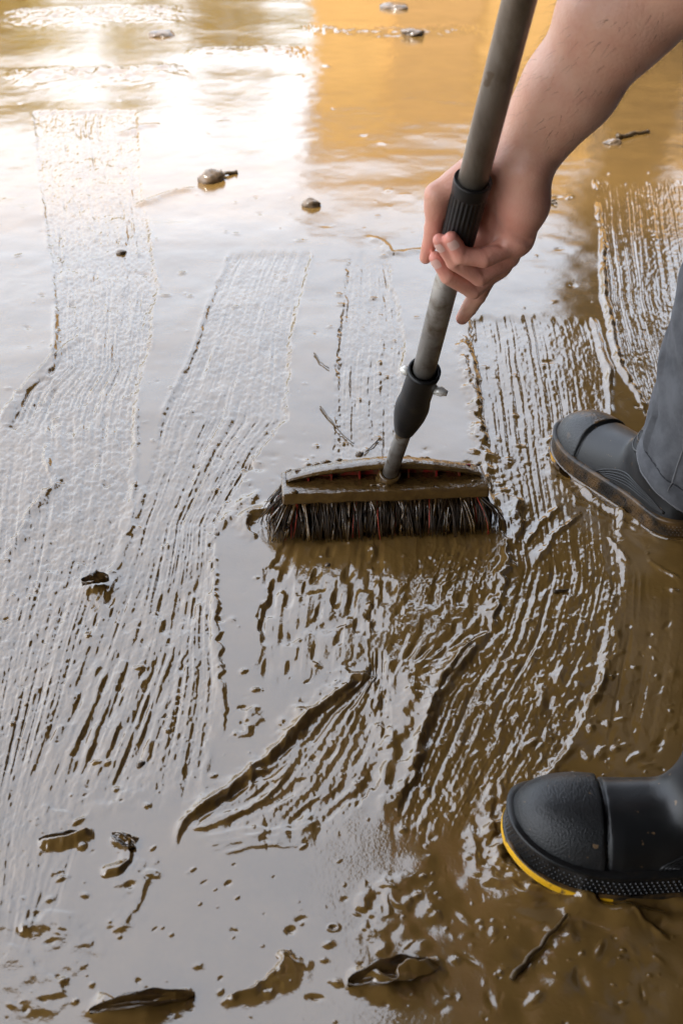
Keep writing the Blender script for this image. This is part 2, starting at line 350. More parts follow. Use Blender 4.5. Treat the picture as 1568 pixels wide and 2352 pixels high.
    R([(80, 1930), (150, 1926), (215, 1905)], .008, .005, .6, 13, .002)
    R([(255, 1910), (310, 1925), (285, 1985), (240, 2010)], .006, .005, .5, 14, .004)
    R([(0, 990), (20, 930), (60, 880), (125, 815), (190, 760)], .004, .007, .5, 15)
    R([(108, 1010), (100, 1060), (125, 1110), (70, 1170), (40, 1230), (0, 1300)], .005, .006, -.5, 16)
    R([(268, 312), (320, 290), (370, 284)], .007, .014, .5, 17)
    R([(305, 470), (370, 445), (450, 425)], .008, .013, .5, 18)
    R([(835, 540), (880, 560), (900, 585), (985, 570)], .006, .010, .4, 19)
    R([(0, 170), (150, 162), (300, 160), (420, 150)], .018, .10, .5, 20, .02)
    R([(420, 120), (560, 118), (700, 112)], .012, .09, .3, 21, .02)
    R([(0, 30), (200, 26), (420, 20)], .020, .18, .5, 22, .03)
    R([(690, 60), (900, 75), (1100, 60)], .015, .10, 0, 23, .03)
    R([(1130, 1130), (1185, 1150), (1178, 1210)], .009, .009, .3, 24, .003)
    R([(640, 1165), (590, 1175), (540, 1215)], .006, .012, .3, 25, .006)
    R([(650, 1105), (760, 1092), (860, 1085)], .004, .010, 0, 26, .006)
    R([(960, 1080), (1050, 1090), (1125, 1105)], .005, .010, 0, 27, .008)
    R([(1395, 1225), (1420, 1265), (1450, 1300)], .003, .0035, 0, 28, .001)
    R([(1480, 1280), (1520, 1310), (1560, 1330)], .003, .004, 0, 29, .002)
    R([(1180, 2010), (1290, 2060), (1400, 2085), (1560, 2110)], .004, .006, .2, 30, .003)
    R([(1000, 2080), (880, 2040), (870, 2150), (890, 2190)], .003, .012, 0, 31, .012)
    R([(1440, 2100), (1480, 2120), (1530, 2160)], .003, .005, 0, 32, .006)
    R([(1060, 760), (1085, 900), (1100, 980), (1115, 1060)], .006, .008, .3, 33, .006)
    R([(-20, 2040), (60, 2090), (150, 2120), (230, 2210)], .0022, .016, .4, 60, .012)
    R([(0, 2180), (90, 2250), (130, 2330)], .0018, .014, .4, 61, .012)
    R([(240, 2150), (300, 2090), (330, 2020), (300, 1960)], .0020, .012, -.4, 62, .010)
    for k in range(6): R([(430+14*k, 1925+9*k), (560, 1905+9*k), (680, 1890+9*k), (760-10*k, 1878+9*k)], .0008, .0035, 0, 63+k, .003)
    R([(60, 1860), (150, 1880), (260, 1850), (330, 1800)], .0016, .010, .3, 70, .010)
    R([(600, 1130), (560, 1160), (530, 1195), (500, 1225)], .004, .009, .3, 71, .008)
    R([(615, 1190), (575, 1185), (560, 1210), (580, 1245)], .005, .007, .3, 72, .006)
    R([(1185, 1140), (1200, 1165), (1190, 1215), (1175, 1260)], .008, .007, .3, 73, .004)
    R([(1340, 1170), (1270, 1230), (1220, 1300)], .0035, .0045, .2, 74, .003); R([(1300, 1150), (1240, 1200), (1200, 1260)], .003, .004, .2, 75, .003)
    # mud squeezed up round the boots
    def foot_rim(toe, d, h, off, sd):
        d = np.array(d)/np.linalg.norm(d); lt = np.array((-d[1], d[0])); pts = []
        for i in range(41):
            a = 2*math.pi*i/40; x = .148*math.cos(a)*1.0; y = (.046+.010*math.cos(a))*math.sin(a)
            r_ = math.hypot(x, y); k = (r_+off)/r_; pts.append(np.array(toe)-d*.148+d*x*k+lt*y*k)
        ridge(pts, h, .0085, 0, sd, .006, True, True)
    foot_rim((.166, .783), (-1, .03), .0075, .011, 51); foot_rim((.166, .783), (-1, .03), .003, .035, 52)
    foot_rim((.372, 1.625), (-.40, .915), .0085, .012, 53); foot_rim((.372, 1.625), (-.40, .915), .003, .04, 54)
    # specks, crumbs and burst bubbles
    def blob(cx, cy, r, h, ring=0., el=1., an=0.):
        ca_, sa_ = math.cos(an), math.sin(an); j0, j1 = np.searchsorted(ROWY, [cy-2.4*r, cy+2.4*r])
        for j in range(j0, min(j1+1, NR)):
            a, b = np.searchsorted(XX[j], [cx-2.4*r, cx+2.4*r])
            if b <= a: continue
            ddx = XX[j, a:b]-cx; ddy = ROWY[j]-cy; q = ((ddx*ca_+ddy*sa_)**2*el+(ddy*ca_-ddx*sa_)**2/el)/(r*r)
            H[j, a:b] += h*np.exp(-q*1.2) if not ring else h*(np.exp(-((np.sqrt(q)-1)/.35)**2)-ring*np.exp(-q*2.2))
    rs = random.Random(11)
    for i in range(900):
        px = rs.uniform(-20, 1590); py = 120+2300*rs.random()**.8
        g = G(px, py); sc = .6+g[1]*.45; r = sc*rs.choice([.0013, .0018, .0022, .003, .0045]); blob(g[0], g[1], r, r*rs.uniform(.2, .6)*rs.choice([1, 1, -.9]), 0, rs.uniform(.35, 1), rs.uniform(-1, 1))
    for i in range(420):                                     # splashes where the boots and brush have worked the mud
        px = rs.gauss(1330, 130); py = rs.gauss(1760, 190); g = G(px, py); r = rs.choice([.0025, .0035, .005, .007]); blob(g[0], g[1], r, r*rs.uniform(-.25, .30), 0, rs.uniform(.25, .8), rs.uniform(-.9, .5)+1.2)
    for i in range(150):
        px = rs.uniform(900, 1560); py = rs.uniform(1950, 2340); g = G(px, py); r = rs.choice([.003, .006, .010, .015]); blob(g[0], g[1], r, r*rs.uniform(-.14, .16), 0, rs.uniform(.25, 1), rs.uniform(-1.5, 1.5))
    for i in range(150):
        px = rs.uniform(560, 1180); py = rs.gauss(1085, 30); g = G(px, py); r = rs.choice([.004, .006, .009]); blob(g[0], g[1], r, r*rs.uniform(-.25, .35))
    for px, py, r in ((317, 1125, .005), (498, 1228, .005), (765, 2128, .005)):
        g = G(px, py); blob(g[0], g[1], r*.8, .0009, 1.3, .7)
    for (cx, cy), r, h in ((G(220, 1350)[:2], .022, .008), (G(1330, 2080)[:2], .02, .004), (G(1440, 2110)[:2], .02, .003)):
        blob(cx, cy, r, h)
    H *= 1-sst(HW[:, None]*1.02, HW[:, None]*1.0+3, np.abs(XX))*.9
    return H
HH = build_height()
def zat(x, y):
    j = int(np.clip(np.searchsorted(ROWY, y), 1, NR-1)); i = int(np.clip(np.searchsorted(XX[j], x), 0, NCC-1)); return float(HH[j, i])
ii = np.arange(NR*NCC).reshape(NR, NCC)
gq = np.stack([ii[:-1, :-1], ii[:-1, 1:], ii[1:, 1:], ii[1:, :-1]], -1).reshape(-1, 4)
ground = mesh_obj('muddy_ground', np.stack([XX, YY, HH], -1).reshape(-1, 3), gq, M['ground'])
ground['kind'] = 'structure'; ground['label'] = 'wet brown mud swept into streaks and reflecting the pale sky'

# ------------------------------------------------------------------ buildings and trees round the yard (seen as reflections)
def build_surroundings():
    # unseen porch roof, outline shaped to shade near mud and right side, on two pillars and a house wall
    hs_ = empty('house', (2.9, 0, 0)); tag(hs_, 'unseen dark house with porch roof shaped to shade the near yard', 'house')
    def part(name, geo, m, parent=hs_, smooth=False):
        o = mesh_obj(name, geo[0], geo[1], m, None, smooth); return keep(o, parent)
    part('wall', boxm(2.9, 3.15, -5.5, 6.4, -.1, 2.415), M['soffit'])  # unseen walls kept dark so they bounce little light onto the arm
    part('rear_wall', boxm(-2.4, 2.897, -5.5, -5.25, -.1, 2.415), M['soffit'])
    poly = [(-2.4, -5.6), (3.2, -5.6), (3.2, 7.6), (2.05, 7.6), (.80, 4.95), (.16, 4.6), (.12, 2.0), (-2.4, 2.0)]  # left part over the camera shaped to keep sun off near things
    n = len(poly); V = [(x, y, 2.42) for x, y in poly]+[(x, y, 2.56) for x, y in poly]
    Fc = [tuple(range(n))[::-1], tuple(range(n, 2*n))]+[(i, (i+1) % n, (i+1) % n+n, i+n) for i in range(n)]
    part('roof', (V, Fc), M['soffit'])
    for i in range(14):
        y = -5.2+i*.72; x0 = -2.3 if y < 1.7 else .2
        if y < 4.6: part('rafter', boxm(x0, 2.89, y-.04, y+.04, 2.30, 2.417), M['soffit'])
    for x, y, w_ in ((1.55, 6.25, .19), (-2.28, -2.5, .08)):  # front one added thick to reflect as a dark strip in the mud
        part('added_pillar', boxm(x-w_, x+w_, y-w_, y+w_, -.05, 2.417), M['wood'])
    wdw = part('window', boxm(2.865, 2.897, .6, 1.7, 1.0, 2.0), M['wood'])
    mesh_obj('pane', *boxm(2.855, 2.862, .66, 1.64, 1.06, 1.94), M['glass'], wdw, False)
    # low annex and taller house across the yard
    far = empty('neighbouring_house', (5, 12, 0)); tag(far, 'low ochre house with annex across the yard', 'house')
    def fp(name, geo, m): return keep(mesh_obj(name, geo[0], geo[1], m, None, False), far)
    fp('annex_wall', boxm(-.28, 2.2, 12, 16, -.1, 2.35), M['plaster']); fp('annex_roof', boxm(-.45, 2.19, 11.8, 16.2, 2.353, 2.47), M['tile'])
    fp('wall', boxm(2.203, 11, 12.3, 18, -.1, 2.9), M['plaster'])
    V = [(2.21, 12, 2.9), (11.3, 12, 2.9), (11.3, 18.3, 2.9), (2.21, 18.3, 2.9), (4.5, 15.1, 3.9), (9.8, 15.1, 3.9)]
    fp('roof', (V, [(3, 2, 1, 0), (0, 1, 5, 4), (1, 2, 5), (2, 3, 4, 5), (3, 0, 4)]), M['tile'])
    fp('door', boxm(.5, 1.35, 11.95, 11.997, 0, 2.0), M['door'])
    for x0, z0 in ((2.9, .9), (5.2, .9)):
        f = fp('window', boxm(x0, x0+1, 12.24, 12.297, z0, z0+1.2), M['wood'])
        mesh_obj('pane', *boxm(x0+.06, x0+.94, 12.225, 12.237, z0+.06, z0+1.14), M['glass'], f, False)
    # trees: low belt on the left
    rt = random.Random(3)
    spots = [(-9.0, 21, 3.4, 'broad yellow green tree standing farthest left beyond the yard'), (-5.2, 20, 3.3, 'yellow green tree second from the left beyond the yard'),
             (-1.9, 22, 2.9, 'yellow green tree nearest the low annex beyond the yard')]
    for x, y, ht, lab in spots:
        t = empty('tree', (x, y, 0)); tag(t, lab, 'tree', 'trees beyond the yard')
        pts = [(0, 0, -.1), (.05, .03, ht*.35), (-.04, .02, ht*.75)]
        a = [tube(pts, [.14, .10, .03], 8)]
        for k in range(6):
            an = k*1.05; a.append(tube([(.02, 0, ht*.3+.08*k), (math.cos(an)*ht*.25, math.sin(an)*ht*.25, ht*.45+.1*k), (math.cos(an)*ht*.5, math.sin(an)*ht*.5, ht*.55+.1*k)], [.05, .035, .015], 6))
        tr = mesh_obj('trunk', *join(a), M['bark'], t)
        V = []; Fc = []
        cl = [(rt.gauss(0, ht*.46), rt.gauss(0, ht*.32), ht*(.42+.48*rt.random()), ht*rt.uniform(.10, .20)) for _ in range(34)]
        for cx, cy, cz, cr in cl:
            for q in range(95):
                v = Vector((rt.gauss(0, 1), rt.gauss(0, 1), rt.gauss(0, 1))); v = v.normalized()*cr*rt.random()**.4
                c = Vector((cx, cy, cz*.96))+v; u = Vector((rt.gauss(0, 1), rt.gauss(0, 1), rt.gauss(0, 1))).normalized()*.13; p_ = u.orthogonal().normalized()*.08
                k = len(V); V += [c-u, c+p_, c+u, c-p_]; Fc.append((k, k+1, k+2, k+3))
        mesh_obj('crown', V, Fc, M['leafg'], t, False)['kind'] = 'stuff'
build_surroundings()

# ------------------------------------------------------------------ broom
POLE_A, POLE_B = P(1192, 0, .975), P(973, 852, 1.40)
def pole_at(py):                               # point of the pole axis seen at image row py
    lo_, hi_ = -.6, 1.4
    for _ in range(50):
        m = (lo_+hi_)/2; q = POLE_A+(POLE_B-POLE_A)*m; Z = q[1]*CP-(q[2]-CAM_H)*SP; u = q[1]*SP+(q[2]-CAM_H)*CP
        if 1176-u/Z*FPX < py: lo_ = m
        else: hi_ = m
    return POLE_A+(POLE_B-POLE_A)*lo_
def depth(q): return q[1]*CP-(q[2]-CAM_H)*SP
def Zp(py): return depth(pole_at(py))

def build_broom():
    br = empty('push_broom', (.063, 1.39, 0)); tag(br, 'muddy push broom with metal pole and red bristles pressed into the mud', 'broom')
    def part(name, geo, m, smooth=True, parent=None):
        o = mesh_obj(name, geo[0], geo[1], m, None, smooth)
        if parent is None: keep(o, br)
        else: o.parent = parent
        return o
    dirp = (POLE_A-POLE_B)/np.linalg.norm(POLE_A-POLE_B)
    g0, g1 = pole_at(562), pole_at(412); gl = np.linalg.norm(g1-g0)
    top = POLE_A+dirp*.30
    up = part('upper_tube', lathe_along(g0, top, [(0, .0152), (np.linalg.norm(top-g0)-.003, .0152), (np.linalg.norm(top-g0), .013)], 40), M['pole'])
    d, u, v = frame(dirp)
    part('pole_cap', lathe_along(top-dirp*.05, top+dirp*.02, [(0, .0170), (.002, .0178), (.062, .0178), (.07, .014)], 32), M['plastic'])
    # ribbed grip sleeve
    V = []; Fc = []; n = 96
    for t, r, rb in ((0, .0160, 0), (.002, .0178, 0), (gl*.05, .0182, .0007), (gl*.80, .0188, .0007), (gl*.83, .0192, 0), (gl*.985, .0198, 0), (gl, .0193, 0), (gl, .0160, 0)):
        for i in range(n):
            a = 2*math.pi*i/n; rr = r-(rb if i % 4 < 2 else 0); V.append(g0+d*t+(u*math.cos(a)+v*math.sin(a))*rr)
    for j in range(7):
        for i in range(n): Fc.append((j*n+i, j*n+(i+1) % n, (j+1)*n+(i+1) % n, (j+1)*n+i))
    part('grip_sleeve', (V, Fc), M['plastic'], False)
    part('lower_tube', lathe_along(POLE_B-dirp*.02, g0+dirp*.03, [(0, .0141), (np.linalg.norm(g0-POLE_B)+.05, .0141)], 40), M['pole_low'])
    # coupling and neck, the neck bent slightly off the pole
    n0 = G(891, 1098, .070); n1 = POLE_B-dirp*.012
    dn = (n1-n0)/np.linalg.norm(n1-n0); L = np.linalg.norm(n1-n0)
    part('neck_tube', lathe_along(n0, n1, [(0, .0108), (L-.01, .0108)], 32), M['pole_low'])
    c0 = n0+dn*(L*.50); cl = L*.56
    cp = part('coupling', lathe_along(c0, c0+dn, [(0, .0112), (.003, .0140), (cl*.16, .0180), (cl*.30, .0212), (cl*.42, .0222), (cl*.50, .0212), (cl*.56, .0200), (cl*.9, .0196), (cl*.95, .0208), (cl, .0206), (cl, .0172), (cl-.012, .0165)], 40, False), M['plastic'])
    d2, u2, v2 = frame(dn); camx = np.array((1., 0, 0)); side = camx-dn*(camx@dn); side /= np.linalg.norm(side); tw = np.cross(dn, side)
    if tw[1] > 0: tw = -tw
    for sgn, off, ln in ((1, .80, .017), (-1, .93, .011)):
        b0 = c0+dn*cl*off+side*sgn*.0175+tw*(.008 if sgn > 0 else -.004); b1 = b0+(side*sgn+tw*(.3 if sgn > 0 else 0))*ln
        part('clamp_bolt', lathe_along(b0, b1, [(0, .0062), (ln*.6, .0062), (ln*.75, .0046), (ln, .0034)], 16), M['bolt'])
    # head, built about its own centre then turned
    ang = math.radians(4.0); ca, sa = math.cos(ang), math.sin(ang); O = np.array((.063, 1.366, 0.))
    def tf(V): return [O+np.array((x*ca-y*sa, x*sa+y*ca, z)) for x, y, z in V]
    hw_ = .146
    def plate(z0, z1, grow, y0, y1, bev=.004):
        bm = bmesh.new(); V, Fc = boxm(-hw_-grow, hw_+grow, y0-grow, y1+grow, z0, z1)
        vs = [bm.verts.new(q) for q in V]; [bm.faces.new([vs[i] for i in f]) for f in Fc]
        bmesh.ops.bevel(bm, geom=bm.edges[:]+bm.verts[:], offset=bev, segments=3, affect='EDGES', profile=.6)
        bmesh.ops.subdivide_edges(bm, edges=[e for e in bm.edges if e.calc_length() > .05], cuts=40)
        r = random.Random(5)
        for q in bm.verts:
            nz = float(vn(np.array(q.co.x/.012), np.array(q.co.y/.012+q.co.z/.01), 61)); q.co += Vector((0, nz*.0006, nz*.0011))
        bm.verts.index_update(); V = [tuple(q.co) for q in bm.verts]; F2 = [[q.index for q in f.verts] for f in bm.faces]; bm.free(); return tf(V), F2
    hd = part('brush_head', plate(.050, .068, 0, .0, .066), M['mudcoat'])
    # raised shell over the head, open towards the camera
    N = 72; V = []; Fc = []
    prof = [(.020, 0.0, -1), (.024, .3, 0), (.034, .86, 0), (.046, 1., 0), (.058, .80, 0), (.0655, .30, 0), (.066, 0, 0)]
    for i in range(N+1):
        x = -hw_+.006+(2*hw_-.012)*i/N; k = max(0, 1-(abs(x)/(hw_-.004))**1.7); hz = .0265*k**.8+.0012
        wv = float(vn(np.array(x/.010), np.array(2.), 71))*.0008
        for (yy, f, q) in ((.030, .93, 0), (.036, 1., 0), (.050, .97, 0), (.060, .72, 0), (.066, .0, 0), (.063, .0, 1), (.057, .62, 1), (.048, .84, 1), (.036, .86, 1), (.0305, .78, 1)):
            V.append((x, yy-(.006*k if yy < .04 else 0), .0685+hz*f+wv*(1 if not q else .3)-(.0 if not q else .0012)))
    kk = 10
    for i in range(N):
        for j in range(kk): Fc.append((i*kk+j, i*kk+(j+1) % kk, (i+1)*kk+(j+1) % kk, (i+1)*kk+j))
    Fc.append(tuple(range(kk))); Fc.append(tuple(N*kk+j for j in range(kk))[::-1])
    part('shell', (tf(V), [f[::-1] for f in Fc]), M['mudcoat'], True, hd)
    V, Fc = boxm(-hw_+.02, hw_-.02, .0475, .0495, .0683, .079); part('recess_panel', (tf(V), Fc), M['red'], False, hd)
    rib = []
    for s in (-1, 1):
        for x in (.035, .075, .108):
            V, Fc = boxm(s*x-.0012, s*x+.0012, .034, .047, .0683, .0835-(x/.14)**2*.012); rib.append((tf(V), Fc))
    for r_ in rib: part('rib', r_, M['red'], False, hd)
    s0 = n0-dn*.022; part('socket', lathe_along(s0, s0+dn, [(0, .0200), (.012, .0185), (.026, .0165), (.036, .0158), (.038, .0150), (.038, .0110), (.02, .0108)], 32, False), M['mudcoat'], True, hd)
    # lumps of mud stuck on the head
    rr = random.Random(21); parts = []
    for i in range(14):
        x = rr.uniform(-.14, .14); y = rr.choice([rr.uniform(.002, .02), rr.uniform(.052, .064)]); r = rr.uniform(.002, .0045); z = .069 if y < .03 else .0690+.0265*max(0, 1-(abs(x)/.142)**1.7)**.8*.75
        nV = []; nF = []
        for j in range(5):
            for q in range(8):
                th = math.pi*j/4*.999+.0005; a = 2*math.pi*q/8; k = r*(1+.3*rr.random()); nV.append((x+k*1.6*math.sin(th)*math.cos(a), y+k*math.sin(th)*math.sin(a), z+k*.5*math.cos(th)))
        for j in range(4):
            for q in range(8): nF.append((j*8+q, (j+1)*8+q, (j+1)*8+(q+1) % 8, j*8+(q+1) % 8))
        parts.append((tf(nV), nF))
    o = part('mud_lumps', join(parts), M['mudcoat'], True, hd); o['kind'] = 'stuff'
    # bristles: tufts, clotted with mud, spread at the ends
    rr = random.Random(31)
    def strands(nt, per_tuft, r0, r1, seg, sprd, frac=None):
        out_ = []
        for iy in range(6):
            for ix in range(nt):
                x = -hw_+.006+(2*hw_-.012)*(ix+.5*(iy % 2))/nt; y = .004+.0115*iy
                lean = np.array((rr.gauss(0, .005), rr.gauss(0, .004)))
                for q in range(per_tuft):
                    if frac is not None and rr.random() > frac(x, iy): continue
                    ex = x/hw_; fl = np.sign(ex)*(max(0, abs(ex)-.80)/.20)**1.3*.034
                    bx = x+rr.gauss(0, sprd); by = y+rr.gauss(0, sprd)
                    tip = np.array((bx+lean[0]+fl*(.6+.6*rr.random())+rr.gauss(0, .0040), by+lean[1]-.012+.004*iy+rr.gauss(0, .0025)-.006*(iy == 0), rr.uniform(.0, .009)))
                    b0 = np.array((bx, by, .0515)); pts = []
                    for k in range(seg+1):
                        t = k/seg; pts.append(b0+(tip-b0)*t+np.array((fl*.25+lean[0]*.5, -.004, 0))*math.sin(math.pi*t)*(.6 if abs(fl) < .001 else 1.0))
                    out_.append(tube(tf(pts), [r0+(r1-r0)*k/seg for k in range(seg+1)], 4))
        return join(out_)
    b1 = part('bristles', strands(64, 7, .0009, .0005, 3, .0026), M['bristle']); b1['kind'] = 'stuff'
    b2 = part('clotted_tufts', strands(50, 2, .0024, .0017, 4, .0024, lambda x, iy: .60 if iy in (0, 5) else .2), M['mudcoat']); b2['kind'] = 'stuff'
    b3 = part('red_bristles', strands(48, 2, .0008, .0005, 3, .003, lambda x, iy: (.55 if abs(x) > .12 else .13) if iy < 2 or abs(x) > .12 else .0), M['bristle_red']); b3['kind'] = 'stuff'
build_broom()

# ------------------------------------------------------------------ person
person = empty('person', (.62, 1.05, 0))
tag(person, 'person in grey trousers and black rubber boots gripping the broom pole with bare forearm', 'person')
SHO_R, SHO_L = np.array((.455, 1.20, 1.045)), np.array((.52, .80, 1.12))
ELB = P(1600, -115, .99); WR = P(1204, 345, 1.165)
PELV = np.array((.76, 1.06, .80)); CHEST = np.array((.53, 1.0, 1.03)); HEAD = np.array((.36, .985, 1.27))

def build_hand_arm():
    def H(px, py, dz): return P(px, py, Zp(py)+dz)
    segs = []                                   # (a, ra, b, rb, k)
    A = segs.append
    # forearm: oval, thicker towards the elbow
    mid = P(1320, 186, 1.10); up = P(1420, 28, 1.045)
    A((WR, .0290, mid, .0415, .02)); A((mid, .0415, up, .0525, .02)); A((up, .0525, ELB, .0535, .02))
    A((P(1234, 345, 1.175), .0215, P(1306, 225, 1.12), .028, .03))
    A((P(1190, 315, 1.180), .0215, P(1282, 208, 1.12), .028, .03))
    A((H(1120, 545, .034), .016, H(1072, 560, .036), .013, .012))
    A((ELB, .0535, ELB+(SHO_R-ELB)*.5, .050, .02))
    # palm mass
    A((WR, .026, H(1185, 430, .030), .026, .02))
    A((H(1212, 395, .020), .022, H(1203, 470, .012), .0235, .015))
    A((H(1203, 470, .012), .0235, H(1183, 545, .006), .0195, .015))
    A((H(1160, 420, .040), .022, H(1135, 590, .036), .018, .015))
    A((H(1165, 380, .040), .020, H(1060, 430, .040), .018, .018))
    A((H(1140, 500, .038), .018, H(1070, 470, .040), .014, .015))
    A((H(1183, 545, .006), .0165, H(1140, 600, .022), .0155, .012)); A((H(1140, 600, .022), .0155, H(1120, 622, .036), .0145, .012))
    # thumb along the left of the pole
    A((H(1085, 398, .036), .0185, H(1003, 447, .022), .0122, .014)); A((H(1003, 447, .022), .0118, H(996, 525, .018), .0098, .006)); A((H(996, 525, .018), .0098, H(977, 592, .012), .0070, .004))
    A((H(1060, 470, .040), .013, H(1005, 470, .024), .010, .012))
    fingers = [
      [(1176, 560, -.004, .0125), (1112, 592, -.031, .0105), (1062, 588, -.033, .0092), (1036, 548, -.027, .0080)],     # little finger
      [(1166, 590, .008, .0130), (1102, 634, -.022, .0108), (1044, 602, -.027, .0090), (1009, 552, -.019, .0075)],     # ring finger
      [(1142, 612, .022, .0130), (1086, 664, -.013, .0108), (1030, 636, -.020, .0088), (1000, 592, -.008, .0074)],     # middle finger
      [(1122, 622, .036, .0128), (1096, 676, .016, .0108), (1078, 706, .016, .0094), (1061, 731, .022, .0078)]]        # index finger
    fing = []
    for f in fingers:
        pts = [H(q[0], q[1], q[2]) for q in f]; fing.append([(pts[i], f[i][3], pts[i+1], f[i+1][3]) for i in range(3)])
    veins = [(P(1196, 300, 1.148), .0016, P(1228, 262, 1.112), .0018), (P(1228, 262, 1.112), .0018, P(1262, 238, 1.088), .0014), (P(1186, 345, 1.152), .0020, P(1250, 252, 1.098), .0022), (P(1172, 330, 1.165), .0016, P(1200, 292, 1.146), .0016)]
    allp = np.array([s[0] for s in segs]+[s[2] for s in segs]+[q for f in fing for s in f for q in (s[0], s[2])])
    lines = [([H(1216, 556, -.016), H(1170, 540, -.022), H(1130, 536, -.012)], .0030, .0032), ([H(1200, 575, -.012), H(1150, 566, -.020), H(1118, 560, -.016)], .0022, .0028),
             ([P(1150, 398, 1.15), P(1185, 385, 1.142), P(1222, 392, 1.150)], .0012, .0024), ([H(1150, 440, .010), H(1135, 520, .012)], .0020, .004), ([H(1180, 470, -.010), H(1225, 455, -.006)], .0010, .003)]
    crease = [((1180, 590, -.022), (1120, 560, -.022)), ((1215, 566, -.014), (1150, 540, -.022))]
    def fn(Q):
        f = None
        for a, ra, b, rb, k in segs:
            c = cap(Q, a, ra, b, rb); f = c if f is None else smin(f, c, k)
        for fg in fing:
            g = None
            for i, s in enumerate(fg):
                c = cap(Q, *s); g = c if g is None else smin(g, c, .003)
            f = smin(f, g, .0045)
        for s in veins: f = smin(f, cap(Q, *s), .004)
        for ln, dp, wd_ in lines:
            for i in range(len(ln)-1): f = f+dp*np.exp(-(cap(Q, ln[i], 0, ln[i+1], 0)/wd_)**2)
        for fg in fing:                          # creases at the finger joints
            for a_, ra_, b_, rb_ in fg[:2]:
                ax_ = (b_-a_)/np.linalg.norm(b_-a_); al = sum((Q[i]-b_[i])*ax_[i] for i in range(3)); r2 = np.sqrt(sum((Q[i]-b_[i])**2 for i in range(3)))
                f = f+.0010*np.exp(-(al/.0016)**2)*(r2 < rb_*1.9)
        return f
    lo = allp.min(0)-.05; hi = allp.max(0)+.05
    V, Fq = surfnets(fn, lo, hi, .0017)
    for _ in range(2):                          # light smoothing
        acc = np.zeros_like(V); cnt = np.zeros(len(V))
        for i in range(4):
            np.add.at(acc, Fq[:, i], V[Fq[:, (i+1) % 4]]); np.add.at(cnt, Fq[:, i], 1)
        V = V*.5+acc/cnt[:, None]*.5
    return V, Fq, fing
